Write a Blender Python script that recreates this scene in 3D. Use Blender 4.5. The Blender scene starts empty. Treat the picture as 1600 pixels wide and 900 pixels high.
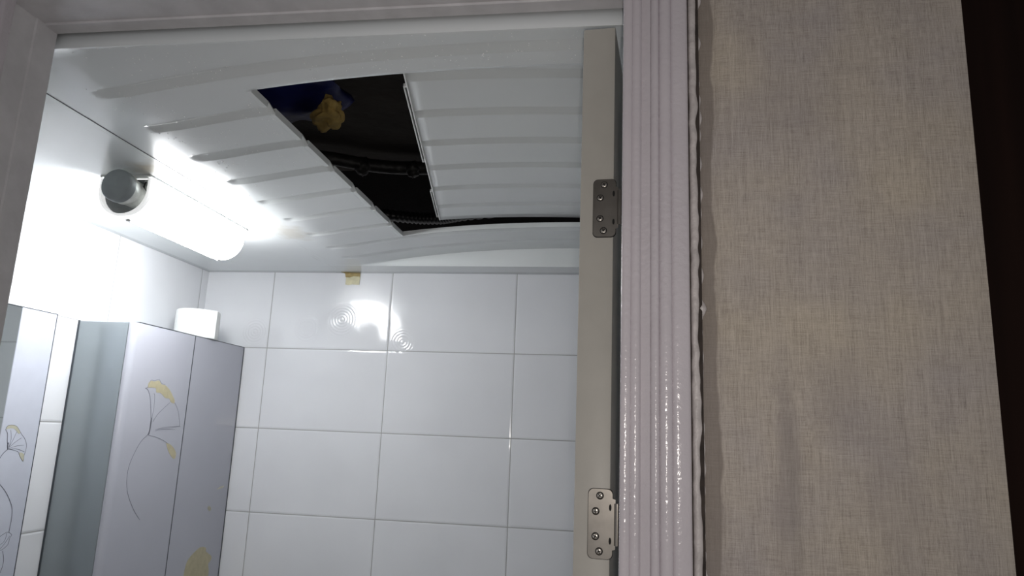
import bpy, bmesh, math, random
from mathutils import Vector, Matrix, noise
random.seed(7)
C = bpy.context.scene.collection
S = bpy.context.scene
H = 1.62                      # height of the camera above the floor; z values below are written relative to it

# ---------------------------------------------------------------- camera, world, lights, exposure
cam = bpy.data.objects.new('camera', bpy.data.cameras.new('camera')); C.objects.link(cam)
cam.data.sensor_width = 36; cam.data.lens = 1110.03 / 1600 * 36; cam.data.clip_start = 0.02
Rm = [[0.98961, -0.14338, -0.01038], [0.13834, 0.96953, -0.20218], [0.03905, 0.19865, 0.97929]]
cam.matrix_world = Matrix(((Rm[0][0], Rm[0][2], -Rm[0][1], 0), (Rm[1][0], Rm[1][2], -Rm[1][1], 0),
                           (Rm[2][0], Rm[2][2], -Rm[2][1], H), (0, 0, 0, 1)))
S.camera = cam
w = bpy.data.worlds.new('world'); S.world = w; w.use_nodes = True
w.node_tree.nodes['Background'].inputs[0].default_value = (0.97, 0.96, 0.98, 1)
w.node_tree.nodes['Background'].inputs[1].default_value = 0.40      # dim hallway ambience
S.view_settings.view_transform = 'Standard'; S.view_settings.look = 'None'
S.view_settings.exposure = 0.08; S.view_settings.gamma = 1; S.view_settings.use_curve_mapping = False
LAMP = 29.0                   # brightness of the bathroom lamp's diffuser
fl = bpy.data.lights.new('phone_flash', 'SPOT'); fl.energy = 5.8; fl.shadow_soft_size = 0.004
fl.spot_size = math.radians(110); fl.spot_blend = 1.0; fl.color = (1.0, 0.93, 0.87)
flo = bpy.data.objects.new('phone_flash', fl); C.objects.link(flo)
flo.location = (0.012, 0.0, H - 0.02)
flo.rotation_euler = Vector((-0.10, 0.97, 0.26)).to_track_quat('-Z', 'Y').to_euler()

# ---------------------------------------------------------------- material helpers
def lin(r, g, b):
    f = lambda c: (c / 255 / 12.92) if c <= 10 else ((c / 255 + 0.055) / 1.055) ** 2.4
    return (f(r), f(g), f(b), 1)

class NT:
    def __init__(s, name):
        s.m = bpy.data.materials.new(name); s.m.use_nodes = True; s.t = s.m.node_tree
        s.b = s.t.nodes['Principled BSDF']; s.tc = s.t.nodes.new('ShaderNodeTexCoord')
    def n(s, kind, **kw):
        n = s.t.nodes.new(kind)
        for k, v in kw.items(): setattr(n, k, v)
        return n
    def link(s, a, b): s.t.links.new(a, b)
    def math(s, op, a, b=None, c=None):
        n = s.n('ShaderNodeMath', operation=op)
        for i, v in enumerate((a, b, c)):
            if v is None: continue
            if isinstance(v, (int, float)): n.inputs[i].default_value = v
            else: s.link(v, n.inputs[i])
        return n.outputs[0]
    def obj(s): return s.tc.outputs['Object']
    def noise(s, scale, detail=3, vec=None, stretch=None):
        n = s.n('ShaderNodeTexNoise'); n.inputs['Scale'].default_value = scale; n.inputs['Detail'].default_value = detail
        v = vec or s.obj()
        if stretch:
            mp = s.n('ShaderNodeMapping'); mp.inputs['Scale'].default_value = stretch; s.link(v, mp.inputs[0]); v = mp.outputs[0]
        s.link(v, n.inputs['Vector']); return n.outputs['Fac']
    def ramp(s, fac, stops):
        r = s.n('ShaderNodeValToRGB'); s.link(fac, r.inputs[0]); e = r.color_ramp.elements
        while len(e) < len(stops): e.new(0.5)
        for i, (p, c) in enumerate(stops): e[i].position = p; e[i].color = c
        return r.outputs[0]
    def mix(s, fac, a, b):
        n = s.n('ShaderNodeMix', data_type='RGBA')
        for sock, v in ((n.inputs[0], fac), (n.inputs[6], a), (n.inputs[7], b)):
            if isinstance(v, (int, float, tuple)): sock.default_value = v
            else: s.link(v, sock)
        return n.outputs[2]
    def bump(s, h, strength, dist):
        b = s.n('ShaderNodeBump'); b.inputs['Strength'].default_value = strength; b.inputs['Distance'].default_value = dist
        s.link(h, b.inputs['Height']); s.link(b.outputs[0], s.b.inputs['Normal']); return b
    def set(s, **kw):
        for k, v in kw.items(): s.b.inputs[k].default_value = v

def mat(name, rgb, rough=0.5, metal=0.0, var=0.08, scale=30, bump=0.0, bscale=200, spec=0.5, stretch=None):
    t = NT(name); c = lin(*rgb)
    d = tuple(x * (1 - var) for x in c[:3]) + (1,); l = tuple(min(1, x * (1 + var)) for x in c[:3]) + (1,)
    t.link(t.ramp(t.noise(scale, 3, stretch=stretch), [(0.3, d), (0.7, l)]), t.b.inputs['Base Color'])
    t.set(Roughness=rough, Metallic=metal); t.b.inputs['Specular IOR Level'].default_value = spec
    if bump: t.bump(t.noise(bscale, 2), 1.0, bump)
    return t.m

def tile_mat(name, ax, off, size, rings=()):
    """glazed wall tiles 400 x 250 mm; ax = the horizontal axis of the wall"""
    t = NT(name)
    sp = t.n('ShaderNodeSeparateXYZ'); t.link(t.obj(), sp.inputs[0])
    def edge(o, of, sz):
        f = t.math('FRACT', t.math('DIVIDE', t.math('SUBTRACT', o, of), sz))
        return t.math('MULTIPLY', t.math('MINIMUM', f, t.math('SUBTRACT', 1.0, f)), sz)
    d = t.math('MINIMUM', edge(sp.outputs[ax], off[0], size[0]), edge(sp.outputs['Z'], off[1], size[1]))
    g = t.n('ShaderNodeMapRange'); t.link(d, g.inputs[0]); g.inputs[1].default_value = 0.0009; g.inputs[2].default_value = 0.0016
    h = t.n('ShaderNodeMapRange', interpolation_type='SMOOTHSTEP'); t.link(d, h.inputs[0])
    h.inputs[1].default_value = 0.0006; h.inputs[2].default_value = 0.006
    base = t.ramp(t.noise(5, 2), [(0.3, lin(222, 224, 228)), (0.7, lin(227, 229, 233))])
    t.link(t.mix(g.outputs[0], lin(158, 159, 158), base), t.b.inputs['Base Color'])
    rg = t.n('ShaderNodeMapRange'); t.link(g.outputs[0], rg.inputs[0]); rg.inputs[3].default_value = 0.7; rg.inputs[4].default_value = 0.10
    t.link(rg.outputs[0], t.b.inputs['Roughness'])
    tot = t.math('MULTIPLY', h.outputs[0], 0.0006)
    tot = t.math('ADD', tot, t.math('MULTIPLY', t.noise(9, 1), 0.0035))
    for (u, z, r) in rings:          # moulded ripples in the glaze
        du = t.math('SUBTRACT', sp.outputs[ax], u); dz = t.math('SUBTRACT', sp.outputs['Z'], z)
        rr = t.math('SQRT', t.math('ADD', t.math('MULTIPLY', du, du), t.math('MULTIPLY', dz, dz)))
        fade = t.n('ShaderNodeMapRange'); t.link(rr, fade.inputs[0]); fade.inputs[1].default_value = r; fade.inputs[2].default_value = r * 0.75
        wv = t.math('SINE', t.math('MULTIPLY', rr, 2 * math.pi / 0.009))
        tot = t.math('ADD', tot, t.math('MULTIPLY', t.math('MULTIPLY', wv, fade.outputs[0]), 0.00012))
    t.bump(tot, 1.0, 1.0)
    return t.m

M = {}
def ceiling_mat():
    t = NT('ceiling plastic'); sp = t.n('ShaderNodeSeparateXYZ'); t.link(t.obj(), sp.inputs[0])
    X, Y = sp.outputs[0], sp.outputs[1]
    base = t.ramp(t.noise(4, 3), [(0.3, lin(222, 227, 228)), (0.7, lin(228, 232, 233))])
    def blob(x, y, rx, ry, amp):
        a = t.math('DIVIDE', t.math('SUBTRACT', X, x), rx); b = t.math('DIVIDE', t.math('SUBTRACT', Y, y), ry)
        d = t.math('SQRT', t.math('ADD', t.math('MULTIPLY', a, a), t.math('MULTIPLY', b, b)))
        d = t.math('ADD', d, t.math('MULTIPLY', t.math('SUBTRACT', t.noise(28, 4), 0.5), 1.2))
        m = t.n('ShaderNodeMapRange'); t.link(d, m.inputs[0]); m.inputs[1].default_value = 1.0; m.inputs[2].default_value = 0.3
        return t.math('MULTIPLY', m.outputs[0], amp)
    st = t.math('MAXIMUM', blob(-.90, 1.215, .07, .05, .55), blob(-.83, 1.67, .06, .10, .35))   # yellowed stains at the lamp's two ends
    c = t.mix(st, base, lin(170, 150, 110))
    # fine scratches along the joint
    sc = t.noise(1, 2, stretch=(900, 9, 1)); near = t.math('LESS_THAN', t.math('ABSOLUTE', t.math('ADD', X, .868)), .016)
    k = t.math('MULTIPLY', t.math('GREATER_THAN', sc, .66), near)
    c = t.mix(t.math('MULTIPLY', k, .45), c, lin(150, 150, 145))
    t.link(c, t.b.inputs['Base Color']); t.set(Roughness=0.23)
    t.bump(t.noise(6, 1), 1.0, 0.0012); return t.m
M['ceil'] = ceiling_mat()
M['tile_b'] = tile_mat('white back wall tiles', 'X', (-1.1025, .2335 + H), (.4005, .2525),
                       [(-.975, .30 + H, .05), (-.655, .262 + H, .045), (-.415, .215 + H, .04), (-1.15, .285 + H, .05), (-.86, .33 + H, .06)])
M['tile_l'] = tile_mat('white left wall tiles', 'Y', (1.703, .2335 + H), (.4, .2525))
M['paint'] = mat('grey gloss frame paint', (200, 198, 200), .3, bump=.0004, bscale=90, stretch=None)
M['casing'] = mat('lilac white gloss casing paint', (196, 190, 195), .2, bump=.0006, bscale=190, scale=12, var=.04)
M['caulk'] = mat('old white sealant', (188, 182, 180), .45, bump=.002, bscale=120, var=.14, scale=45)
M['door'] = mat('beige grey door paint', (182, 179, 171), .45, bump=.0002, bscale=60, var=.03)
M['hinge'] = mat('brushed nickel', (140, 135, 128), .3, 1.0, var=.1, scale=70)
M['gap_shade'] = mat('painted gap shadow', (52, 45, 41), .9, var=.4, scale=60)  # shadow of the recess beside the casing, given as a colour
M['screw'] = mat('steel screw', (185, 180, 172), .33, 1.0)
M['hole'] = mat('dark recess and painted shadow', (12, 11, 10), .8)
M['white'] = mat('white plastic', (226, 228, 228), .3, var=.03)
M['can'] = mat('grey lampholder plastic', (146, 154, 157), .45, var=.06, scale=60, bump=.0003)
M['plate'] = mat('grey lamp end plate', (104, 108, 108), .4, var=.12, scale=50)
M['silver'] = mat('dull silver collar', (205, 208, 204), .35, .6, var=.2, scale=50)
M['cab_side'] = mat('silver grey cabinet side', (148, 156, 160), .22, .35, var=.05, scale=4, stretch=(1, 1, .3))
M['cab_front'] = mat('pale grey high gloss cabinet door', (181, 183, 193), .12, var=.03, scale=3)
M['seam'] = mat('dark cabinet edging', (58, 64, 70), .4)
M['print'] = mat('grey printed line', (120, 123, 134), .5)
M['print_dark'] = mat('dark printed line', (84, 86, 98), .5)
M['gold'] = mat('faded gold print', (186, 178, 146), .45, var=.08, scale=60)
M['gold_pale'] = mat('pale gold print', (182, 180, 160), .45, var=.08, scale=60)
M['frost'] = mat('frosted mirror panel', (190, 194, 206), .3, var=.02)
M['tissue'] = mat('toilet tissue', (232, 234, 233), .95, var=.03, bump=.0006, bscale=220)
M['core'] = mat('cardboard core', (160, 140, 112), .9)
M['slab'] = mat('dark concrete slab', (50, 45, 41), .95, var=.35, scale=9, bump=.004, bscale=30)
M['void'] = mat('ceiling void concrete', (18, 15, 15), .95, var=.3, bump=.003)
M['blue'] = mat('dark blue plastic film', (22, 28, 88), .45, var=.5, scale=14, bump=.006, bscale=14)
M['foam'] = mat('yellow expanding foam', (176, 148, 84), .85, var=.2, scale=40, bump=.004, bscale=60)
M['pipe'] = mat('dark grey pipe', (36, 35, 34), .5, var=.5, scale=25, bump=.003, bscale=60)
M['hose'] = mat('black ribbed hose', (26, 26, 28), .35)
M['tape'] = mat('yellowed tape', (200, 194, 160), .4, var=.12, scale=60, bump=.001, bscale=90)
M['tape_old'] = mat('browned tape glue', (158, 138, 84), .5, var=.25, scale=80)
M['dark_wood'] = mat('dark brown wood', (26, 14, 10), .9, spec=.12, var=.3, scale=3, stretch=(14, 14, .6), bump=.0003, bscale=40)
M['floor'] = mat('pale floor tiles', (205, 206, 205), .4)
M['added_hall_ceiling'] = mat('dark paint of added hallway ceiling', (96, 88, 80), .8)
M['hallfloor'] = mat('brown laminate floor', (120, 95, 72), .5, stretch=(1, 8, 1))
M['plaster'] = mat('plain plaster', (190, 186, 180), .8)
def mirror_mat():
    t = NT('mirror glass'); t.link(t.ramp(t.noise(3), [(0, lin(190, 196, 196)), (1, lin(205, 210, 210))]), t.b.inputs['Base Color'])
    t.set(Roughness=.03, Metallic=1.0); return t.m
M['mirror'] = mirror_mat()
def glow_mat():
    t = NT('glowing lamp diffuser'); t.link(t.ramp(t.noise(3), [(0, (1, 1, 1, 1)), (1, (.96, .98, 1, 1))]), t.b.inputs['Emission Color'])
    t.set(Roughness=.3); t.b.inputs['Emission Strength'].default_value = LAMP
    t.b.inputs['Base Color'].default_value = (.9, .9, .9, 1); return t.m
M['glow'] = glow_mat()
M['rim'] = mat('translucent lit lamp rim', (228, 230, 230), .3); M['rim'].node_tree.nodes['Principled BSDF'].inputs['Emission Color'].default_value = (1, 1, 1, 1); M['rim'].node_tree.nodes['Principled BSDF'].inputs['Emission Strength'].default_value = .55
def wallpaper_mat():
    t = NT('linen wallpaper')
    v = t.noise(1, 3, stretch=(1900, 1900, 60)); h = t.noise(1, 3, stretch=(60, 60, 1900))
    v2 = t.noise(1, 2, stretch=(420, 420, 10)); h2 = t.noise(1, 2, stretch=(12, 12, 420))
    wv = t.math('ADD', t.math('ADD', t.math('MULTIPLY', v, .36), t.math('MULTIPLY', h, .30)), t.math('ADD', t.math('MULTIPLY', v2, .15), t.math('ADD', t.math('MULTIPLY', h2, .07), t.math('MULTIPLY', t.noise(800, 2), .12))))
    c = t.ramp(wv, [(.36, lin(144, 137, 130)), (.5, lin(180, 173, 165)), (.66, lin(206, 200, 192))])
    warm = t.ramp(t.noise(9, 4), [(.3, lin(238, 236, 240)), (.7, lin(255, 250, 240))])
    mm = t.n('ShaderNodeMix', data_type='RGBA', blend_type='MULTIPLY'); mm.inputs[0].default_value = 1
    t.link(c, mm.inputs[6]); t.link(warm, mm.inputs[7]); 
    sp = t.n('ShaderNodeSeparateXYZ'); t.link(t.obj(), sp.inputs[0])
    blotch = mm.outputs[2]
    for (sx, sz, rx, rz, am) in ((.158, -.03 + H, .014, .10, .5), (.205, .045 + H, .03, .04, .25), (.25, -.06 + H, .03, .09, .22), (.17, .33 + H, .05, .05, .2)):    # darker blotches with noisy outlines
        a = t.math('DIVIDE', t.math('SUBTRACT', sp.outputs[0], sx), rx); c2 = t.math('DIVIDE', t.math('SUBTRACT', sp.outputs[2], sz), rz)
        dd = t.math('ADD', t.math('SQRT', t.math('ADD', t.math('MULTIPLY', a, a), t.math('MULTIPLY', c2, c2))), t.math('MULTIPLY', t.math('SUBTRACT', t.noise(22, 3), .5), 1.6))
        mr = t.n('ShaderNodeMapRange'); t.link(dd, mr.inputs[0]); mr.inputs[1].default_value = 1.1; mr.inputs[2].default_value = .45
        blotch = t.mix(t.math('MULTIPLY', mr.outputs[0], am), blotch, lin(142, 134, 131))
    ed = t.math('ADD', t.math('MULTIPLY', t.math('SUBTRACT', t.noise(1, 3, stretch=(4, 4, 14)), .5), .016), .0985)      # darker strip with an uneven border along the paper's left edge
    mk = t.n('ShaderNodeMapRange'); t.link(t.math('SUBTRACT', ed, sp.outputs[0]), mk.inputs[0]); mk.inputs[1].default_value = -.0008; mk.inputs[2].default_value = .0012
    t.link(t.mix(t.math('MULTIPLY', mk.outputs[0], .75), blotch, lin(124, 115, 108)), t.b.inputs['Base Color'])
    t.set(Roughness=.62); t.b.inputs['Specular IOR Level'].default_value = .3
    t.bump(wv, .9, .0011); return t.m
M['paper'] = wallpaper_mat()
def water_mat():
    t = NT('water droplets'); t.link(t.ramp(t.noise(9), [(0, (.95, .97, 1, 1)), (1, (1, 1, 1, 1))]), t.b.inputs['Base Color'])
    t.set(Roughness=.08, IOR=1.33); return t.m
M['water'] = water_mat()

# ---------------------------------------------------------------- mesh helpers
def bxm(bm, x0, x1, y0, y1, z0, z1, bev=0.0, seg=2):
    r = bmesh.ops.create_cube(bm, size=1)
    vs = r['verts']
    for v in vs:
        v.co = Vector(((x0 + x1) / 2 + v.co.x * (x1 - x0), (y0 + y1) / 2 + v.co.y * (y1 - y0), (z0 + z1) / 2 + v.co.z * (z1 - z0)))
    if bev:
        es = list({e for v in vs for e in v.link_edges})
        bmesh.ops.bevel(bm, geom=es, offset=bev, segments=seg, profile=.5, affect='EDGES')
def prism(bm, poly, axis, a0, a1):
    """poly: list of 2-D points; axis 'x' -> (y,z), 'y' -> (x,z), 'z' -> (x,y)"""
    def P(p, a): return {'x': (a, p[0], p[1]), 'y': (p[0], a, p[1]), 'z': (p[0], p[1], a)}[axis]
    A = [bm.verts.new(P(p, a0)) for p in poly]; B = [bm.verts.new(P(p, a1)) for p in poly]
    n = len(poly)
    for i in range(n): bm.faces.new((A[i], A[(i + 1) % n], B[(i + 1) % n], B[i]))
    bm.faces.new(A[::-1]); bm.faces.new(B)
def tube(bm, pts, r, n=8, rfun=None):
    pts = [Vector(p) for p in pts]; rings = []
    for i, p in enumerate(pts):
        d = (pts[min(i + 1, len(pts) - 1)] - pts[max(i - 1, 0)]).normalized()
        u = d.cross(Vector((0, 0, 1))); u = u.normalized() if u.length > .05 else d.cross(Vector((1, 0, 0))).normalized()
        v = d.cross(u); rr = rfun(i) if rfun else r
        rings.append([bm.verts.new(p + (u * math.cos(2 * math.pi * k / n) + v * math.sin(2 * math.pi * k / n)) * rr) for k in range(n)])
    for a, b in zip(rings, rings[1:]):
        for k in range(n): bm.faces.new((a[k], a[(k + 1) % n], b[(k + 1) % n], b[k]))
    bm.faces.new(rings[0][::-1]); bm.faces.new(rings[-1])
def lathe(bm, prof, center, axis, n=32):
    """prof: list of (radius, along axis). axis 'y' or 'z'"""
    rings = []
    for r, a in prof:
        ring = []
        for k in range(n):
            c, s = math.cos(2 * math.pi * k / n) * r, math.sin(2 * math.pi * k / n) * r
            off = (c, a, s) if axis == 'y' else (c, s, a)
            ring.append(bm.verts.new(Vector(center) + Vector(off)))
        rings.append(ring)
    for A, B in zip(rings, rings[1:]):
        for k in range(n): bm.faces.new((A[k], A[(k + 1) % n], B[(k + 1) % n], B[k]))
    bm.faces.new(rings[0]); bm.faces.new(rings[-1][::-1])
def smooth_pts(p, k=4):
    out = []
    for i in range(len(p) - 1):
        P0 = p[max(i - 1, 0)]; P1 = p[i]; P2 = p[i + 1]; P3 = p[min(i + 2, len(p) - 1)]
        for j in range(k):
            t = j / k
            out.append(tuple(.5 * ((2 * b) + (-a + c) * t + (2 * a - 5 * b + 4 * c - d) * t * t + (-a + 3 * b - 3 * c + d) * t ** 3) for a, b, c, d in zip(P0, P1, P2, P3)))
    out.append(p[-1]); return out

def world_off(o):
    v = Vector((0, 0, 0))
    while o is not None: v += o.location; o = o.parent
    return v
def obj(name, bm, m, parent=None, smooth=None, rel=True, recalc=True):
    """links bm as one mesh; its coordinates are world x, y and camera-relative z"""
    if recalc: bmesh.ops.recalc_face_normals(bm, faces=bm.faces)
    if rel: bmesh.ops.translate(bm, vec=(0, 0, H), verts=bm.verts)
    if parent is not None and rel: bmesh.ops.translate(bm, vec=-world_off(parent), verts=bm.verts)
    me = bpy.data.meshes.new(name); bm.to_mesh(me); bm.free()
    me.materials.append(M[m])
    if smooth is not None:
        for p in me.polygons: p.use_smooth = True
        if hasattr(me, 'set_sharp_from_angle'): me.set_sharp_from_angle(angle=math.radians(smooth))
    o = bpy.data.objects.new(name, me); C.objects.link(o)
    if parent is not None: o.parent = parent
    return o
def tag(o, label, cat, group=None, kind=None):
    o['label'] = label; o['category'] = cat
    if group: o['group'] = group
    if kind: o['kind'] = kind
    return o
def thing(name, label, cat, loc, group=None):
    o = bpy.data.objects.new(name, None); C.objects.link(o); o.empty_display_size = .05
    o.location = (loc[0], loc[1], loc[2] + H); return tag(o, label, cat, group)
def struct(name, bm, m, label, cat, smooth=None, parent=None, recalc=True):
    o = obj(name, bm, m, parent, smooth, recalc=recalc)
    if parent is None: tag(o, label, cat, kind='structure')
    return o
def BM(): return bmesh.new()
def sstep(a, b, x):
    t = max(0.0, min(1.0, (x - a) / (b - a))); return t * t * (3 - 2 * t)

# ---------------------------------------------------------------- room shell
XL, XR, YF, YB, ZC = -1.336, 1.136, .778, 2.14, .482
b = BM(); bxm(b, XL - .08, XR + .08, YB, YB + .08, -H, .49); struct('wall_back', b, 'tile_b', 'white glazed tile wall facing the open door', 'wall')
b = BM(); bxm(b, XL - .08, XL, .70, YB, -H, .49); struct('wall_left', b, 'tile_l', 'white tiled wall behind the cabinet and the lamp', 'wall')
b = BM(); bxm(b, XR, XR + .08, .70, YB, -H, .49); struct('wall_right', b, 'tile_l', 'white tiled bathroom wall hidden behind the open door', 'wall')
b = BM(); bxm(b, XL - .08, XR + .08, .77, YB + .08, -H - .05, -H); struct('floor', b, 'floor', 'grey bathroom floor', 'floor')
b = BM(); bxm(b, -2.2, 2.0, -1.6, .77, -H - .05, -H); struct('floor', b, 'hallfloor', 'brown hallway floor outside the bathroom', 'floor')
b = BM(); bxm(b, -2.2, 2.0, -1.8, .70, .92, .97); struct('added_ceiling_hall', b, 'added_hall_ceiling', 'unseen dark hallway ceiling added for the upper hinge to reflect', 'ceiling')  # out of view; added so the upper hinge mirrors something dark
JL, JR, ZH = -.743, .0075, .499       # opening: left jamb face, right jamb face, underside of the head
b = BM(); bxm(b, .078, XR + .08, .712, .765, -H, 1.1); bxm(b, XL - .4, JL - .06, .705, .765, -H, 1.1); bxm(b, JL - .06, .078, .705, .765, ZH + .05, 1.1)
struct('wall_front', b, 'plaster', 'plain plastered partition around the bathroom doorway', 'wall')

# wallpaper: a lumpy papered skin
def lump(x, z):
    d = noise.noise(Vector((x * 9, z * 5, 1.3))) * .0040 + noise.noise(Vector((x * 26, z * 11, 7.1))) * .0015 + noise.noise(Vector((x * 60, z * 30, 2.1))) * .00025
    d += .0050 * math.exp(-((x - .155 + .012 * (z + .05)) / .010) ** 2) * sstep(.10, -.03, z) * sstep(-.25, -.08, z)
    d += .003 * math.exp(-(((x - .187) / .018) ** 2 + ((z - .035) / .03) ** 2))
    e = .101 + .006 * noise.noise(Vector((z * 7, 3.3, 0))) + .002 * noise.noise(Vector((z * 31, 9.3, 0)))
    d -= .0030 * sstep(e + .0025, e - .0015, x)
    return d * sstep(.343, .325, x)
b = BM(); nx, nz = 70, 330; x0, x1, z0, z1 = .0775, .343, -H, 1.1
zs = [z0 + (z1 - z0) * j / nz for j in range(nz + 1)]
zs = [-H, -1.2, -.9, -.6, -.45] + [-.35 + .0055 * j for j in range(int(1.05 / .0055))] + [.75, .9, 1.1]
g = [[b.verts.new((x0 + (x1 - x0) * i / nx, .700 - lump(x0 + (x1 - x0) * i / nx, z), z)) for i in range(nx + 1)] for z in zs]
for j in range(len(zs) - 1):
    for i in range(nx): b.faces.new((g[j][i], g[j][i + 1], g[j + 1][i + 1], g[j + 1][i]))
bk = [(b.verts.new((x1, .7115, z)), r[-1]) for z, r in zip(zs, g)]
for (p, q), (s, t) in zip(bk, bk[1:]): b.faces.new((q, p, s, t))
struct('wall_front', b, 'paper', 'grey beige linen textured wallpaper with lumps beside the door casing', 'wall', smooth=50)
b = BM(); bxm(b, .3435, 1.3, .705, .745, -H, 1.1)
for xx in (.405, .62): bxm(b, xx, xx + .004, .7035, .706, -H, 1.1)
struct('door_2', b, 'dark_wood', 'very dark brown wood panel at the right of the wallpapered wall', 'door')

# ---------------------------------------------------------------- door frame
b = BM(); prism(b, [(JL - .0016, .695), (JL - .0016, .735), (JL, .737), (JL, .770), (JL - .03, .770), (JL - .03, .695)], 'z', -H, ZH + .03)
struct('trim_1', b, 'paint', 'grey painted left door jamb', 'door jamb')
b = BM(); prism(b, [(JR, .6935), (JR, .735), (JR + .0022, .738), (JR + .0022, .768), (JR + .03, .768), (JR + .03, .6935)], 'z', -H, ZH + .03)
struct('trim_2', b, 'paint', 'painted right door jamb behind the hinges', 'door jamb')
b = BM(); prism(b, [(.695, ZH + .0018), (.7475, ZH + .0018), (.7485, ZH - .0008), (.769, ZH - .0008), (.770, ZH + .0005), (.770, ZH + .03), (.695, ZH + .03)], 'x', JL - .03, JR + .03)
struct('trim_3', b, 'paint', 'grey painted door head across the top of the doorway', 'door head')
prof = [(.0060, .7), (.0060, .6900), (.0064, .6876), (.0076, .6865), (.0140, .6864), (.0152, .6874), (.0158, .6884), (.0168, .6876), (.0190, .6866), (.0222, .6866), (.0240, .6880),
        (.0247, .6905), (.0255, .6912), (.0300, .6903), (.0325, .6890), (.0338, .6886), (.0343, .6906), (.0352, .6890), (.0385, .6870), (.0410, .6872), (.0423, .6890), (.0430, .6908),
        (.0440, .6890), (.0470, .6874), (.0510, .6872), (.0540, .6884), (.0549, .6906), (.0562, .6892), (.0575, .6884), (.0600, .6883), (.0690, .6883), (.0714, .6900), (.0720, .6925), (.0724, .7)]
b = BM(); prism(b, prof, 'z', -H, ZH + .072); struct('trim_4', b, 'casing', 'glossy lilac white fluted door casing', 'door casing', smooth=50)
b = BM(); prism(b, [(JL + JR - x, y) for x, y in prof], 'z', -H, ZH + .072); struct('trim_5', b, 'casing', 'fluted casing on the left side of the doorway', 'door casing', smooth=50)
b = BM(); prism(b, [(y, ZH + x) for x, y in prof], 'x', JL - .07, JR + .07); struct('trim_6', b, 'casing', 'fluted casing above the doorway', 'door casing', smooth=50)
# sealant bead between casing and wallpaper, uneven and cracked
b = BM(); N = 420; rows = []
for j in range(N + 1):
    z = -.5 + 1.15 * j / N
    q = noise.noise(Vector((z * 16, 0, 0))); q2 = noise.noise(Vector((z * 55, 5, 0))); q3 = noise.noise(Vector((z * 20, 11, 2)))
    wd = .0080 + .0022 * q + .0012 * q2; xo = .0733 + .0006 * q2; yo = .6945 - .0012 * q3 - .0009 * q2 + .0012 * max(0, noise.noise(Vector((z * 120, 4, 4))))
    row = []
    for k in range(7):
        a = math.pi * k / 6
        row.append(b.verts.new((xo + wd * (1 - math.cos(a)) / 2, yo + .005 - .0062 * math.sin(a) ** .6, z)))
    rows.append(row)
for A, B_ in zip(rows, rows[1:]):
    for k in range(6): b.faces.new((A[k], A[k + 1], B_[k + 1], B_[k]))
struct('trim_7', b, 'caulk', 'cracked uneven sealant bead between casing and wallpaper', 'sealant', smooth=60)
b = BM(); bxm(b, .0725, .0840, .6975, .7005, -H, 1.1); struct('gap_shade_strip', b, 'gap_shade', 'strip painted dark as the shaded gap between sealant and wallpaper', 'gap')  # dark strip painting the shade of the gap behind the sealant
b = BM(); N = 300; pts = [(.0838 + .0008 * noise.noise(Vector((z * 14, 2, 0))), .7015, z) for z in [-.5 + 1.15 * j / N for j in range(N + 1)]]
tube(b, pts, .002, 8, lambda i: max(.0002, .0009 + .0055 * noise.noise(Vector((i * .23, 3, 0)))))
struct('trim_8', b, 'caulk', 'thin flaking second line of sealant against the wallpaper', 'sealant', smooth=60)

# ---------------------------------------------------------------- vaulted plastic ceiling
CX, HWV, SAG = -.10, .66, .054
def vault(x):
    v = SAG * (1 - abs((x - CX) / HWV) ** 2.3); v = max(v, -.2)
    return .5 * (v + math.sqrt(v * v + .005 ** 2))
RIBS = [.897, 1.023, 1.156, 1.286, 1.416, 1.547, 1.680, 1.812, 1.925]
GD, GW = .0078, .028
def groove(t, width=GW):
    if -.0022 < t < 0: return -.0006 * math.sin(math.pi * (t + .0022) / .0022)     # rounded lip
    if t < 0 or t > width: return 0.0
    return GD * (t / .0015 if t < .0015 else 1 - (t - .0015) / (width - .0015))
def ribs(y, lines):
    return sum(groove(y - r) for r in lines)
def ceil_z(x, y):
    iny = sstep(.7815, .7880, y) * (1 - sstep(2.028, 2.036, y))
    s = sstep(-.797, -.772, x) * (1 - sstep(.572, .597, x))
    tip = sum(groove((y - r - .004 * (1 - s))) for r in RIBS)
    return ZC + vault(x) * iny + tip * s
def grid_lines(lo, hi, step, extra):
    n = max(1, round((hi - lo) / step)); L = [lo + (hi - lo) * i / n for i in range(n + 1)] + [e for e in extra if lo < e < hi]
    L = sorted(set(round(v, 5) for v in L)); out = [L[0]]
    for v in L[1:]:
        if v - out[-1] > .0004: out.append(v)
    return out
HX0, HX1, HY0, HY1 = -.572, .372, .966, 1.803       # the hatch opening
gl = [r + t for r in RIBS for t in (-.0035, -.0022, -.0015, -.0008, 0.0, .0015, .003, .008, .014, .020, .0272, .028, .0288, .032)]
ys = grid_lines(YF, YB - .0005, .03, gl + [.7815, .785, .788, 2.028, 2.030, 2.032, 2.034, 2.036, 2.04])
ys = [y for y in ys if abs(y - HY0) > .001 and abs(y - HY1) > .001] + [HY0, HY1]; ys.sort()
xs = grid_lines(XL + .0005, XR - .0005, .022, [-.80 + .0035 * i for i in range(12)] + [.56 + .0035 * i for i in range(12)])
xs = [x for x in xs if abs(x - HX0) > .002 and abs(x - HX1) > .002] + [HX0, HX1]; xs.sort()
b = BM(); V = {}
def gv(i, j):
    if (i, j) not in V: V[i, j] = b.verts.new((xs[i], ys[j], ceil_z(xs[i], ys[j])))
    return V[i, j]
for j in range(len(ys) - 1):
    for i in range(len(xs) - 1):
        cx, cy = (xs[i] + xs[i + 1]) / 2, (ys[j] + ys[j + 1]) / 2
        if HX0 < cx < HX1 and HY0 < cy < HY1: continue
        b.faces.new((gv(i, j), gv(i, j + 1), gv(i + 1, j + 1), gv(i + 1, j)))
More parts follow.
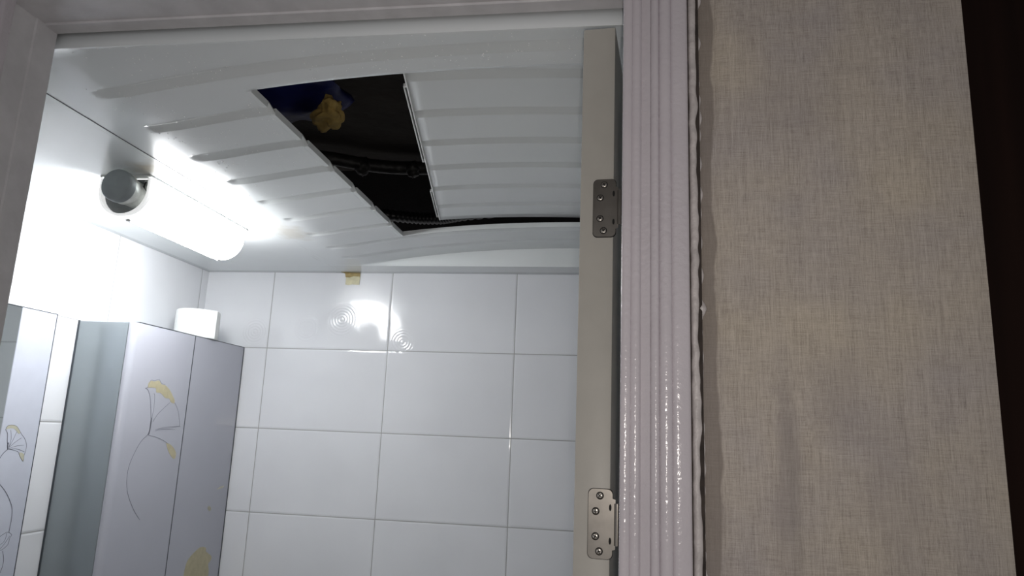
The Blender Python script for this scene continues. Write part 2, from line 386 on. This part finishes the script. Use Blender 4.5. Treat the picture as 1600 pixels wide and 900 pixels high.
fr = [b.verts.new((xs[i], ys[0], .522)) for i in range(len(xs))]
for i in range(len(xs) - 1): b.faces.new((gv(i, 0), gv(i + 1, 0), fr[i + 1], fr[i]))
ceil = struct('ceiling', b, 'ceil', 'glossy pale grey moulded plastic ceiling with shallow vault and ribs', 'ceiling', smooth=40, recalc=False)
sol = ceil.modifiers.new('thickness', 'SOLIDIFY'); sol.thickness = .004; sol.offset = -1
# flanges around the opening, a piece between every pair of ribs
seg = [HY0] + [r for r in RIBS if HY0 < r < HY1] + [HY1]
def flange(parent, name, x0, x1, y0, y1, zf, zl, zh, m):
    b = BM(); n = 8
    A = [[b.verts.new((x, y0 + (y1 - y0) * k / n, zf(x, y0 + (y1 - y0) * k / n) + dz)) for (x, dz) in ((x0, zl), (x1, zl), (x1, zh), (x0, zh))] for k in range(n + 1)]
    for P, Q in zip(A, A[1:]):
        for k in range(4): b.faces.new((P[k], P[(k + 1) % 4], Q[(k + 1) % 4], Q[k]))
    b.faces.new(A[0][::-1]); b.faces.new(A[-1]); return obj(name, b, m, parent)
zb = lambda x, y: ZC + vault(x)
for a, c in zip(seg, seg[1:]):
    g0 = a + (.027 if a in RIBS else .002)
    if c - g0 > .02: flange(ceil, 'hatch_rim', HX0 - .0075, HX0 + .0005, g0, c - .002, zb, -.0018, .010, 'ceil')
b = BM(); n = 40
for (ya, yb_) in ((HY1 - .0005, HY1 + .003),):
    A = []
    for k in range(n + 1):
        x = HX0 + (HX1 - HX0) * k / n; z = zb(x, 0)
        A.append([b.verts.new((x, y, z + dz)) for y, dz in ((ya, -.0008), (yb_, -.0008), (yb_, .012), (ya, .012))])
    for P, Q in zip(A, A[1:]):
        for k in range(4): b.faces.new((P[k], P[(k + 1) % 4], Q[(k + 1) % 4], Q[k]))
    b.faces.new(A[0][::-1]); b.faces.new(A[-1])
obj('hatch_rim', b, 'ceil', ceil)
# joint line in the flat border
b = BM(); prism(b, [(-.8688, ZC - .0006), (-.8672, ZC - .0006), (-.8672, ZC + .002), (-.8688, ZC + .002)], 'y', YF + .002, 1.46)
obj('panel_joint', b, 'seam', ceil)
# droplets of condensation
b = BM(); cnt = 0
while cnt < 420:
    x = random.uniform(-.8, -.02); y = random.gauss(1.0, .22)
    if not (.79 < y < 1.45): continue
    if HX0 - .01 < x < HX1 and HY0 - .01 < y < HY1: continue
    if noise.noise(Vector((x * 7, y * 7, 4))) < -.05: continue
    r = random.uniform(.0006, .0015); z = ceil_z(x, y)
    rr = bmesh.ops.create_icosphere(b, subdivisions=1, radius=r)
    for v in rr['verts']: v.co = Vector((v.co.x + x, v.co.y + y, v.co.z * .55 + z)); 
    cnt += 1
o = obj('water_droplets', b, 'water', None, 60); tag(o, 'tiny water droplets clinging to the underside of the plastic ceiling', 'water droplets', kind='stuff')

# removed hatch panel lying askew on top of the ceiling
PX0, PY0, yaw = -.318, .922, math.radians(9.6)
PL, PW, ZP = .838, .944, .5635
pan = thing('ceiling_access_panel', 'loose ribbed plastic hatch panel pushed aside above the ceiling opening', 'ceiling panel', (PX0, PY0, ZP)); pan.rotation_euler.z = yaw
pr = [r - HY0 for r in RIBS if HY0 < r < HY1 - .01]
def pz(x, y): return SAG * (1 - abs((x - PW / 2) / HWV) ** 2.3) - SAG + ribs(y, pr)
pys = grid_lines(0, PL, .03, [r + t for r in pr for t in (-.0035, -.0022, -.0015, -.0008, 0, .0015, .003, .008, .014, .020, .0272, .028, .0288, .032)])
pxs = [PW * i / 50 for i in range(51)]
b = BM(); g = [[b.verts.new((x, y, pz(x, y))) for x in pxs] for y in pys]
for j in range(len(pys) - 1):
    for i in range(50): b.faces.new((g[j][i], g[j + 1][i], g[j + 1][i + 1], g[j][i + 1]))
p = obj('panel_sheet', b, 'ceil', pan, 40, rel=False, recalc=False); sol = p.modifiers.new('thickness', 'SOLIDIFY'); sol.thickness = .003; sol.offset = -1
def pflange(x0, x1, y0, y1, zl, zh):
    b = BM(); bxm(b, x0, x1, y0, y1, pz(0, -1) + zl, pz(0, -1) + zh, .0008, 1); return obj('edge_flange', b, 'white', pan, rel=False)
pflange(-.0012, .0016, 0, PL, -.0012, .008)
for a, c in ((.10, .43), (.61, .815)):
    pflange(-.0065, -.0042, a, c, -.0005, .006); 
    for yy in (a, c - .004): pflange(-.0065, -.0012, yy, yy + .004, 0, .006)
b = BM(); bxm(b, .275, .315, PL + .002, PL + .006, pz(.3, -1) + .004, pz(.3, -1) + .0075, .0008, 1); obj('edge_clip', b, 'white', pan, rel=False)

# ---------------------------------------------------------------- space above the ceiling
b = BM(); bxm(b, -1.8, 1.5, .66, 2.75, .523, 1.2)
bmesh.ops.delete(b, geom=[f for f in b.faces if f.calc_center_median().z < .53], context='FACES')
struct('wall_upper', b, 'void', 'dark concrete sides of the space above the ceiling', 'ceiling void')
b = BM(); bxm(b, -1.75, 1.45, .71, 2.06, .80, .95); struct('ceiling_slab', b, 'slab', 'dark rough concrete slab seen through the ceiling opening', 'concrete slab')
bl = BM(); bmesh.ops.create_icosphere(bl, subdivisions=4, radius=1)
for v in bl.verts:
    n_ = v.co.normalized(); k = 1 + .22 * noise.noise(n_ * 2.1 + Vector((5, 0, 0))) + .10 * noise.noise(n_ * 6)
    v.co = Vector((-.79 + n_.x * .17 * k, 1.42 + n_.y * .13 * k, .745 + n_.z * .052 * k))
o = obj('plastic_bundle', bl, 'blue', None, 80); tag(o, 'dark blue plastic wrapped bundle under the concrete slab', 'plastic bundle')
bl = BM(); bmesh.ops.create_icosphere(bl, subdivisions=4, radius=1)
for v in bl.verts:
    n_ = v.co.normalized(); k = 1 + .6 * noise.noise(n_ * 1.7 + Vector((1, 9, 2))) + .22 * noise.noise(n_ * 5)
    a = .55 ; px, py = n_.x * .028 * k, n_.y * .072 * k
    if abs(n_.y) > .5: px *= 1 + (abs(n_.y) - .5) * 1.3
    v.co = Vector((-.632 + px * math.cos(a) - py * math.sin(a), 1.395 + px * math.sin(a) + py * math.cos(a), .672 + n_.z * .02 * k))
o = obj('foam_lump', bl, 'foam', None, 80); tag(o, 'ragged yellow expanding foam lump stuck to the blue bundle', 'foam')
pp = thing('drain_pipe', 'dark grey pipe with lumpy joint crossing the ceiling space', 'pipe', (-.6, 1.97, .76))
b = BM(); tube(b, smooth_pts([(-1.1, 1.80, .77), (-.85, 1.86, .765), (-.7, 1.93, .762), (-.5, 1.96, .765), (.2, 1.99, .77)]), .020, 14); obj('pipe_run', b, 'pipe', pp, 60)
for cx_, cy_, r_ in ((-.745, 1.915, .027), (-.60, 1.945, .024)):
    b = BM(); bmesh.ops.create_icosphere(b, subdivisions=3, radius=1)
    for v in b.verts:
        n_ = v.co.normalized(); v.co = Vector((cx_, cy_, .757)) + n_ * r_ * (1 + .35 * noise.noise(n_ * 2.5 + Vector((cx_ * 9, 0, 0))))
    obj('pipe_joint', b, 'pipe', pp, 80)
b = BM(); pts = smooth_pts([(-1.0, 2.15, .72), (-.75, 2.22, .70), (-.6, 2.24, .695), (-.45, 2.2, .70), (0, 2.2, .74)], 30)
tube(b, pts, .02, 14, lambda i: .019 + .0025 * math.sin(i * 2.1)); o = obj('ribbed_hose', b, 'hose', None, 60)
tag(o, 'black ribbed hose deep in the ceiling space', 'hose')

# ---------------------------------------------------------------- lamp under the ceiling
lamp = thing('ceiling_lamp', 'glowing half round white bathroom lamp with grey end socket', 'lamp', (-.99, 1.45, ZC))
LX, LHW, LZ = -.988, .055, .451
def upro(s=1.0, n=18, top=.478, drop=0):
    P = [(LX + LHW * s, top)]
    for k in range(n + 1):
        a = math.pi * k / n; P.append((LX + LHW * s * math.cos(a), LZ - (LHW - .001) * s * math.sin(a)))
    P.append((LX - LHW * s, top)); return P
b = BM(); secs = [(1.256, 1), (1.61, 1), (1.625, .985), (1.634, .95), (1.640, .88), (1.643, .78)]; rings = []
for y, s in secs: rings.append([b.verts.new((x, y, z)) for x, z in upro(s)])
for A, B_ in zip(rings, rings[1:]):
    for k in range(len(A) - 1): b.faces.new((A[k], A[k + 1], B_[k + 1], B_[k]))
b.faces.new(rings[-1]); obj('diffuser', b, 'glow', lamp, 50)
b = BM(); O = upro(1.02); I = upro(.93, top=.476)
vo = [[b.verts.new((x, y, z)) for x, z in O] for y in (1.248, 1.258)]; vi = [[b.verts.new((x, y, z)) for x, z in I] for y in (1.248, 1.264)]
n = len(O)
for k in range(n - 1):
    b.faces.new((vo[0][k], vo[0][k + 1], vo[1][k + 1], vo[1][k])); b.faces.new((vi[0][k], vi[1][k], vi[1][k + 1], vi[0][k + 1]))
    b.faces.new((vo[0][k], vi[0][k], vi[0][k + 1], vo[0][k + 1])); b.faces.new((vo[1][k], vo[1][k + 1], vi[1][k + 1], vi[1][k]))
obj('end_rim', b, 'rim', lamp, 40)
b = BM(); prism(b, upro(.97, top=.477), 'y', 1.2605, 1.2635); obj('end_plate', b, 'plate', lamp)
b = BM(); bxm(b, LX - LHW - .001, LX + LHW + .001, 1.245, 1.645, .4775, ZC - .0003, .001, 1); obj('base_plate', b, 'white', lamp)
so = obj('end_socket', (lambda b: (lathe(b, [(.001, 0), (.0285, 0), (.0305, .0006), (.0322, .003), (.0326, .006), (.0326, .017), (.031, .019), (.001, .019)], (-.967, 1.196, .4435), 'y', 40), b)[1])(BM()), 'can', lamp, 35)
b = BM(); lathe(b, [(.001, 0), (.0300, 0), (.0300, .018), (.0270, .023), (.0270, .0485), (.001, .0485)], (-.969, 1.2135, .4432), 'y', 32); obj('collar', b, 'silver', so, 35)
b = BM(); tube(b, smooth_pts([(-.950, 1.259, .470), (-.944, 1.252, .467), (-.942, 1.247, .462), (-.945, 1.250, .454), (-.943, 1.259, .448)]), .0016, 8); obj('wire', b, 'hole', lamp, 60)
b = BM(); bxm(b, -.9515, -.9385, 1.2565, 1.2605, .462, .474, .001, 1); bxm(b, -.9475, -.9415, 1.2535, 1.258, .452, .460, .001, 1); obj('bracket', b, 'silver', lamp)
for cy_, nm in ((1.268, 0), (1.606, 1)):
    b = BM(); bxm(b, LX - .001, LX + .011, cy_ - .006, cy_ + .006, .3925, .3975, .0012, 2); bxm(b, LX + .002, LX + .008, cy_ - .004, cy_ + .004, .3900, .3930, .001, 1); obj('clip', b, 'white', lamp)

# ---------------------------------------------------------------- wall cabinet with floral doors
CXF, CY0, CY1, CT, CB = -1.178, 1.600, 2.136, .2335, -.72
cab = thing('wall_cabinet', 'tall glossy grey bathroom cabinet with faded flower prints on its doors', 'cabinet', (-1.26, 1.87, CB))
b = BM(); bxm(b, XL + .001, CXF - .019, CY0 + .001, CY1, CB, CT - .002, .0012, 1); obj('body', b, 'cab_side', cab)
b = BM(); bxm(b, CXF - .0192, CXF - .0165, CY0 + .004, CY1, CB, CT - .002); bxm(b, XL + .0005, XL + .004, CY0 - .001, CY0 + .003, CB, CT); obj('edging', b, 'seam', cab)
def door_prof(y0, y1, round_near):
    P = [(CXF - .0165, y0 + .0), (CXF - .0165, y1), (CXF - .001, y1), (CXF, y1 - .001)]
    if round_near:
        for k in range(9):
            a = math.pi / 2 * k / 8; P.append((CXF - .013 + .013 * math.cos(a), y0 + .016 - .016 * math.sin(a)))
    else: P += [(CXF, y0 + .001), (CXF - .001, y0)]
    return P
ymid = 1.862
doors = []
for (a, c, rn) in ((CY0, ymid - .0012, True), (ymid + .0012, CY1 - .001, False)):
    b = BM(); prism(b, door_prof(a, c, rn), 'z', CB, CT - .0015); d = obj('door', b, 'cab_front', cab, 30); doors.append(d)
    b = BM(); bxm(b, CXF - .0165, CXF + .0004, a + (.014 if rn else 0), c, CT - .0014, CT + .0006); obj('top_edging', b, 'seam', d)
b = BM(); bxm(b, CXF - .016, CXF + .0003, CY1 - .0035, CY1 + .001, CB, CT - .0014); obj('side_edging', b, 'seam', doors[1])
b = BM(); bxm(b, CXF - .016, CXF + .0002, ymid - .0013, ymid + .0013, CB, CT - .0014); obj('side_edging', b, 'seam', doors[1])
def line(bm, pts, x, wd=.0009, k=5):
    pts = smooth_pts(pts, k); n = len(pts); L = []
    for i, (y, z) in enumerate(pts):
        dy = pts[min(i + 1, n - 1)][0] - pts[max(i - 1, 0)][0]; dz = pts[min(i + 1, n - 1)][1] - pts[max(i - 1, 0)][1]; l = math.hypot(dy, dz) or 1
        t = wd / 2; ny, nz_ = -dz / l * t, dy / l * t
        L.append([bm.verts.new((x + o_, y + s * ny, z + s * nz_)) for s, o_ in ((-1, 0), (1, 0), (1, .0003), (-1, .0003))])
    for A, B_ in zip(L, L[1:]):
        for q in range(4): bm.faces.new((A[q], A[(q + 1) % 4], B_[(q + 1) % 4], B_[q]))
    bm.faces.new(L[0][::-1]); bm.faces.new(L[-1])
def patch(bm, pts, x): prism(bm, [(y, z) for y, z in smooth_pts(pts + [pts[0]], 3)[:-1]], 'x', x, x + .0003)
b = BM()
for l, w_ in (([(1.721, -.252), (1.695, -.228), (1.672, -.2), (1.657, -.174), (1.65, -.144), (1.653, -.115), (1.667, -.085), (1.685, -.059), (1.706, -.044), (1.713, -.032)], .0012),
              ([(1.713, -.041), (1.713, -.01), (1.705, .026), (1.696, .052), (1.684, .069), (1.672, .073)], .0015),
              ([(1.709, -.044), (1.7135, -.03), (1.7135, .0)], .0042)):
    line(b, l, CXF + .0001, w_)
obj('flower_print', b, 'print', doors[0])
b = BM()
for l in ([(1.714, -.015), (1.717, .022), (1.715, .054), (1.71, .062)], [(1.721, -.01), (1.741, .013), (1.781, .041)], [(1.805, .042), (1.824, .021), (1.837, -.008), (1.839, -.02)],
          [(1.736, -.03), (1.78, -.023), (1.843, -.02)], [(1.737, -.033), (1.77, -.028), (1.821, -.029)], [(1.71, -.044), (1.748, -.05), (1.78, -.059), (1.799, -.067)],
          [(1.672, .073), (1.682, .077), (1.69, .094), (1.705, .0945), (1.723, .0985), (1.736, .0895), (1.752, .088)]):
    line(b, l, CXF + .0001, .0008)
obj('petal_lines', b, 'print', doors[0])
b = BM(); patch(b, [(1.682, .075), (1.681, .085), (1.691, .093), (1.705, .092), (1.723, .096), (1.736, .087), (1.752, .086), (1.774, .075), (1.789, .062), (1.802, .049), (1.801, .04), (1.785, .044), (1.777, .052), (1.759, .053), (1.738, .064), (1.719, .065), (1.713, .076)], CXF + .00005)
obj('gold_petal_print', b, 'gold', doors[0])
b = BM(); patch(b, [(1.789, -.064), (1.805, -.067), (1.823, -.076), (1.839, -.091), (1.837, -.107), (1.821, -.101), (1.803, -.085)], CXF + .00005); obj('gold_bud_print', b, 'gold', doors[0])
b = BM(); patch(b, [(1.93, -.50), (1.947, -.438), (1.951, -.411), (1.957, -.392), (1.974, -.378), (1.998, -.367), (2.019, -.361), (2.048, -.367), (2.05, -.377), (2.083, -.396), (2.08, -.409), (2.07, -.416), (2.078, -.438), (2.069, -.464), (2.02, -.51)], CXF + .00005)
obj('gold_petal_print', b, 'gold', doors[1])
b = BM(); patch(b, [(2.069, -.204), (2.085, -.197), (2.109, -.195), (2.101, -.201)], CXF + .00005); obj('worn_gold_print', b, 'gold_pale', doors[1]); b = BM(); patch(b, [(2.029, -.254), (2.038, -.248), (2.051, -.256), (2.044, -.264)], CXF + .00005)
obj('worn_gold_print', b, 'gold_pale', doors[1])

# ---------------------------------------------------------------- wall mirror with printed strip
mir = thing('wall_mirror', 'flat wall mirror with a pale flower printed strip beside the cabinet', 'mirror', (-1.33, 1.2, -.6))
MX = -1.3225
b = BM(); bxm(b, XL + .0005, MX, .86, 1.412, -.6, .2335, .001, 1); obj('mirror_glass', b, 'mirror', mir)
b = BM(); bxm(b, XL + .0005, MX, 1.4122, 1.5145, -.6, .2335, .001, 1); ps = obj('printed_panel', b, 'frost', mir)
b = BM(); bxm(b, XL + .0006, MX + .0003, .86, 1.5150, .2336, .2348); bxm(b, XL + .0006, MX + .0003, 1.5146, 1.5158, -.6, .2348); obj('edging', b, 'seam', mir)
b = BM()
for l, w_ in (([(1.439, -.080), (1.428, -.089), (1.421, -.1), (1.412, -.12)], .0013), ([(1.439, -.08), (1.433, -.064), (1.43, -.047), (1.423, -.038)], .0012),
              ([(1.423, -.038), (1.427, -.03), (1.439, -.028), (1.452, -.031), (1.464, -.043), (1.471, -.05), (1.48, -.058), (1.488, -.072), (1.488, -.086), (1.486, -.096), (1.486, -.108), (1.474, -.096), (1.466, -.086), (1.44, -.08)], .0007),
              ([(1.44, -.076), (1.442, -.058), (1.437, -.039)], .0005), ([(1.44, -.076), (1.448, -.06), (1.454, -.043)], .0005), ([(1.441, -.077), (1.454, -.066), (1.47, -.056)], .0005),
              ([(1.441, -.079), (1.459, -.074), (1.48, -.072)], .0005), ([(1.445, -.08), (1.462, -.08), (1.485, -.087)], .0005),
              ([(1.4135, -.14), (1.42, -.145), (1.433, -.155), (1.451, -.171), (1.467, -.191), (1.478, -.211), (1.481, -.234), (1.48, -.261)], .0013),
              ([(1.45, -.273), (1.458, -.267), (1.466, -.263), (1.477, -.26), (1.489, -.267), (1.485, -.274), (1.483, -.287), (1.469, -.296), (1.455, -.298)], .0007),
              ([(1.472, -.299), (1.479, -.32), (1.476, -.342), (1.462, -.37)], .0009), ([(1.475, -.262), (1.472, -.278), (1.458, -.287)], .0005), ([(1.484, -.269), (1.475, -.282), (1.464, -.294)], .0005),
              ([(1.438, -.080), (1.436, -.072), (1.4365, -.066)], .003)):
    line(b, l, MX + .0001, w_)
obj('flower_print', b, 'print_dark', ps)
b = BM(); patch(b, [(1.423, -.038), (1.427, -.03), (1.439, -.028), (1.452, -.031), (1.464, -.043), (1.46, -.047), (1.448, -.037), (1.436, -.035)], MX + .00005)
obj('gold_petal_print', b, 'gold_pale', ps); b = BM(); patch(b, [(1.472, -.088), (1.485, -.092), (1.486, -.108), (1.474, -.096)], MX + .00005); obj('gold_petal_print', b, 'gold_pale', ps)

# ---------------------------------------------------------------- toilet roll on the cabinet
roll = thing('toilet_roll', 'white toilet paper roll standing on top of the grey cabinet', 'toilet roll', (-1.237, 1.955, CT - .001))
b = BM(); lathe(b, [(.021, .001), (.060, .001), (.0615, .003), (.0622, .02), (.0622, .078), (.0613, .084), (.058, .0855), (.023, .084), (.021, .083), (.020, .06), (.020, .02)], (-1.237, 1.955, CT), 'z', 56)
obj('paper', b, 'tissue', roll, 50)
b = BM(); lathe(b, [(.017, 0.001), (.0195, 0.001), (.0195, .0845), (.017, .0845)], (-1.237, 1.955, CT), 'z', 32); obj('cardboard_core', b, 'core', roll, 50)
b = BM(); R1 = .0628; prev = None
for k in range(11):
    a = math.radians(-75 + 62 * k / 10); lift = .0002 + .009 * max(0, (k - 6) / 4) ** 2
    wob = .003 * math.sin(k * 1.3); c, s = math.cos(a), math.sin(a); r_ = R1 + lift
    q = [b.verts.new((-1.237 + rr * c, 1.955 + rr * s, z)) for rr, z in ((r_, CT + .002), (r_ + .0004, CT + .002), (r_ + .0004, CT + .085 - abs(wob) * .3), (r_, CT + .085 - abs(wob) * .3))]
    if prev:
        for m_ in range(4): b.faces.new((prev[m_], prev[(m_ + 1) % 4], q[(m_ + 1) % 4], q[m_]))
    else: b.faces.new(q[::-1])
    prev = q
b.faces.new(prev); obj('loose_sheet', b, 'tissue', roll, 60)

# ---------------------------------------------------------------- yellow tape at the top of the back wall
tp = thing('tape_scrap', 'small yellowed tape scrap where the back wall meets the ceiling', 'tape', (-.836, 2.138, .46))
b = BM(); ft = [(-.858, .4440), (-.848, .4425), (-.835, .4445), (-.8115, .4435), (-.8110, .474), (-.858, .474)]; prism(b, ft, 'y', 2.1385, 2.1396); obj('clear_strip', b, 'tape', tp)
b = BM(); ft = [(-.859, .468), (-.845, .467), (-.833, .471), (-.811, .470), (-.811, .4805), (-.838, .4812), (-.862, .4816)]; prism(b, ft, 'y', 2.1375, 2.1388)
prism(b, [(-.864, 2.139), (-.868, 2.118), (-.852, 2.126), (-.838, 2.131), (-.812, 2.133), (-.812, 2.139)], 'z', .4806, .4816); obj('curled_end', b, 'tape_old', tp)

# ---------------------------------------------------------------- open door leaf and its hinges
th = math.radians(5.0)
dr = bpy.data.objects.new('door_1', None); C.objects.link(dr); dr.location = (-.0025, .7735, 0); dr.rotation_euler.z = -th
tag(dr, 'beige grey bathroom door standing open, edge towards the viewer', 'door', kind='structure')
DT = .0378
b = BM(); bxm(b, -DT, 0, 0, .70, .01, H + .4765, .0012, 2); leaf = obj('door_leaf', b, 'door', dr, 40, rel=False)
def hinge(z0, z1, dark):
    h = z1 - z0; zc = (z0 + z1) / 2 + H; hh = h / 2; r = .0055
    P = []
    xl, xr = -.0225, .0055
    def arc(cx, cz, a0): return [(cx + r * math.cos(math.radians(a0 + 90 * k / 6)), cz + r * math.sin(math.radians(a0 + 90 * k / 6))) for k in range(7)]
    P += arc(xl + r, zc + hh - r, 90)[0:7]; P = P
    P += arc(xl + r, zc - hh + r, 180)
    P += arc(.0025 - r, zc - hh + r, 270); P += [(.0025, zc - hh + .009), (xr, zc - hh + .010), (xr, zc + hh - .010), (.0025, zc + hh - .009)]
    P += arc(.0025 - r, zc + hh - r, 0)
    b = BM(); prism(b, P, 'y', -.0016, .0004); pl = obj('hinge', b, 'hinge', dr, rel=False); 
    cm = BM(); prism(cm, [(x_ + (.0006 if x_ > -.01 else -.0006), z_ + (.0006 if z_ > zc else -.0006)) for x_, z_ in P if x_ < .004], 'y', -.0004, .0006); obj('mortise_shadow', cm, 'hole', pl, rel=False)  # slightly larger dark plate, painting the shadow line around the hinge leaf
    b = BM(); tube(b, [(.0075, -.001, zc - hh * .6), (.0075, -.001, zc + hh * .6)], .0032, 14); obj('knuckle', b, 'hinge', pl, 50, rel=False)
    k = h / .068
    for sx, sz in ((-.0105, .0275), (-.0148, .0120), (-.0148, -.0125), (-.0108, -.0268)):
        b = BM(); lathe(b, [(.0004, -.0026), (.0022, -.0026), (.0030, -.0022), (.0034, -.0015), (.0034, .0)], (sx, 0, zc + sz * k), 'y', 24)
        s = obj('screw', b, 'screw', pl, 40, rel=False)
        b = BM(); lathe(b, [(.0034, -.0017), (.0040, -.0017), (.0040, -.0015), (.0034, -.0015)], (sx, 0, zc + sz * k), 'y', 24); obj('countersink', b, 'hole', pl, rel=False)
        q = random.uniform(0, 1.2); b = BM()
        for a in (q, q + math.pi / 2):
            c, s2 = math.cos(a), math.sin(a)
            prism(b, [(sx + c * u - s2 * v, zc + sz * k + s2 * u + c * v) for u, v in ((-.0021, -.0005), (.0021, -.0005), (.0021, .0005), (-.0021, .0005))], 'y', -.00275, -.0024)
        obj('cross_slot', b, 'hole', pl, rel=False)
    for sz in (.0165, -.0165):
        b = BM(); prism(b, [(.0002 + .0013 * math.cos(t), zc + sz + .0034 * math.sin(t)) for t in [2 * math.pi * i / 16 for i in range(16)]], 'y', -.0018, -.0015); obj('slot', b, 'hole', pl, rel=False)
hinge(.218, .2855, True); hinge(-.1235, -.0545, False)
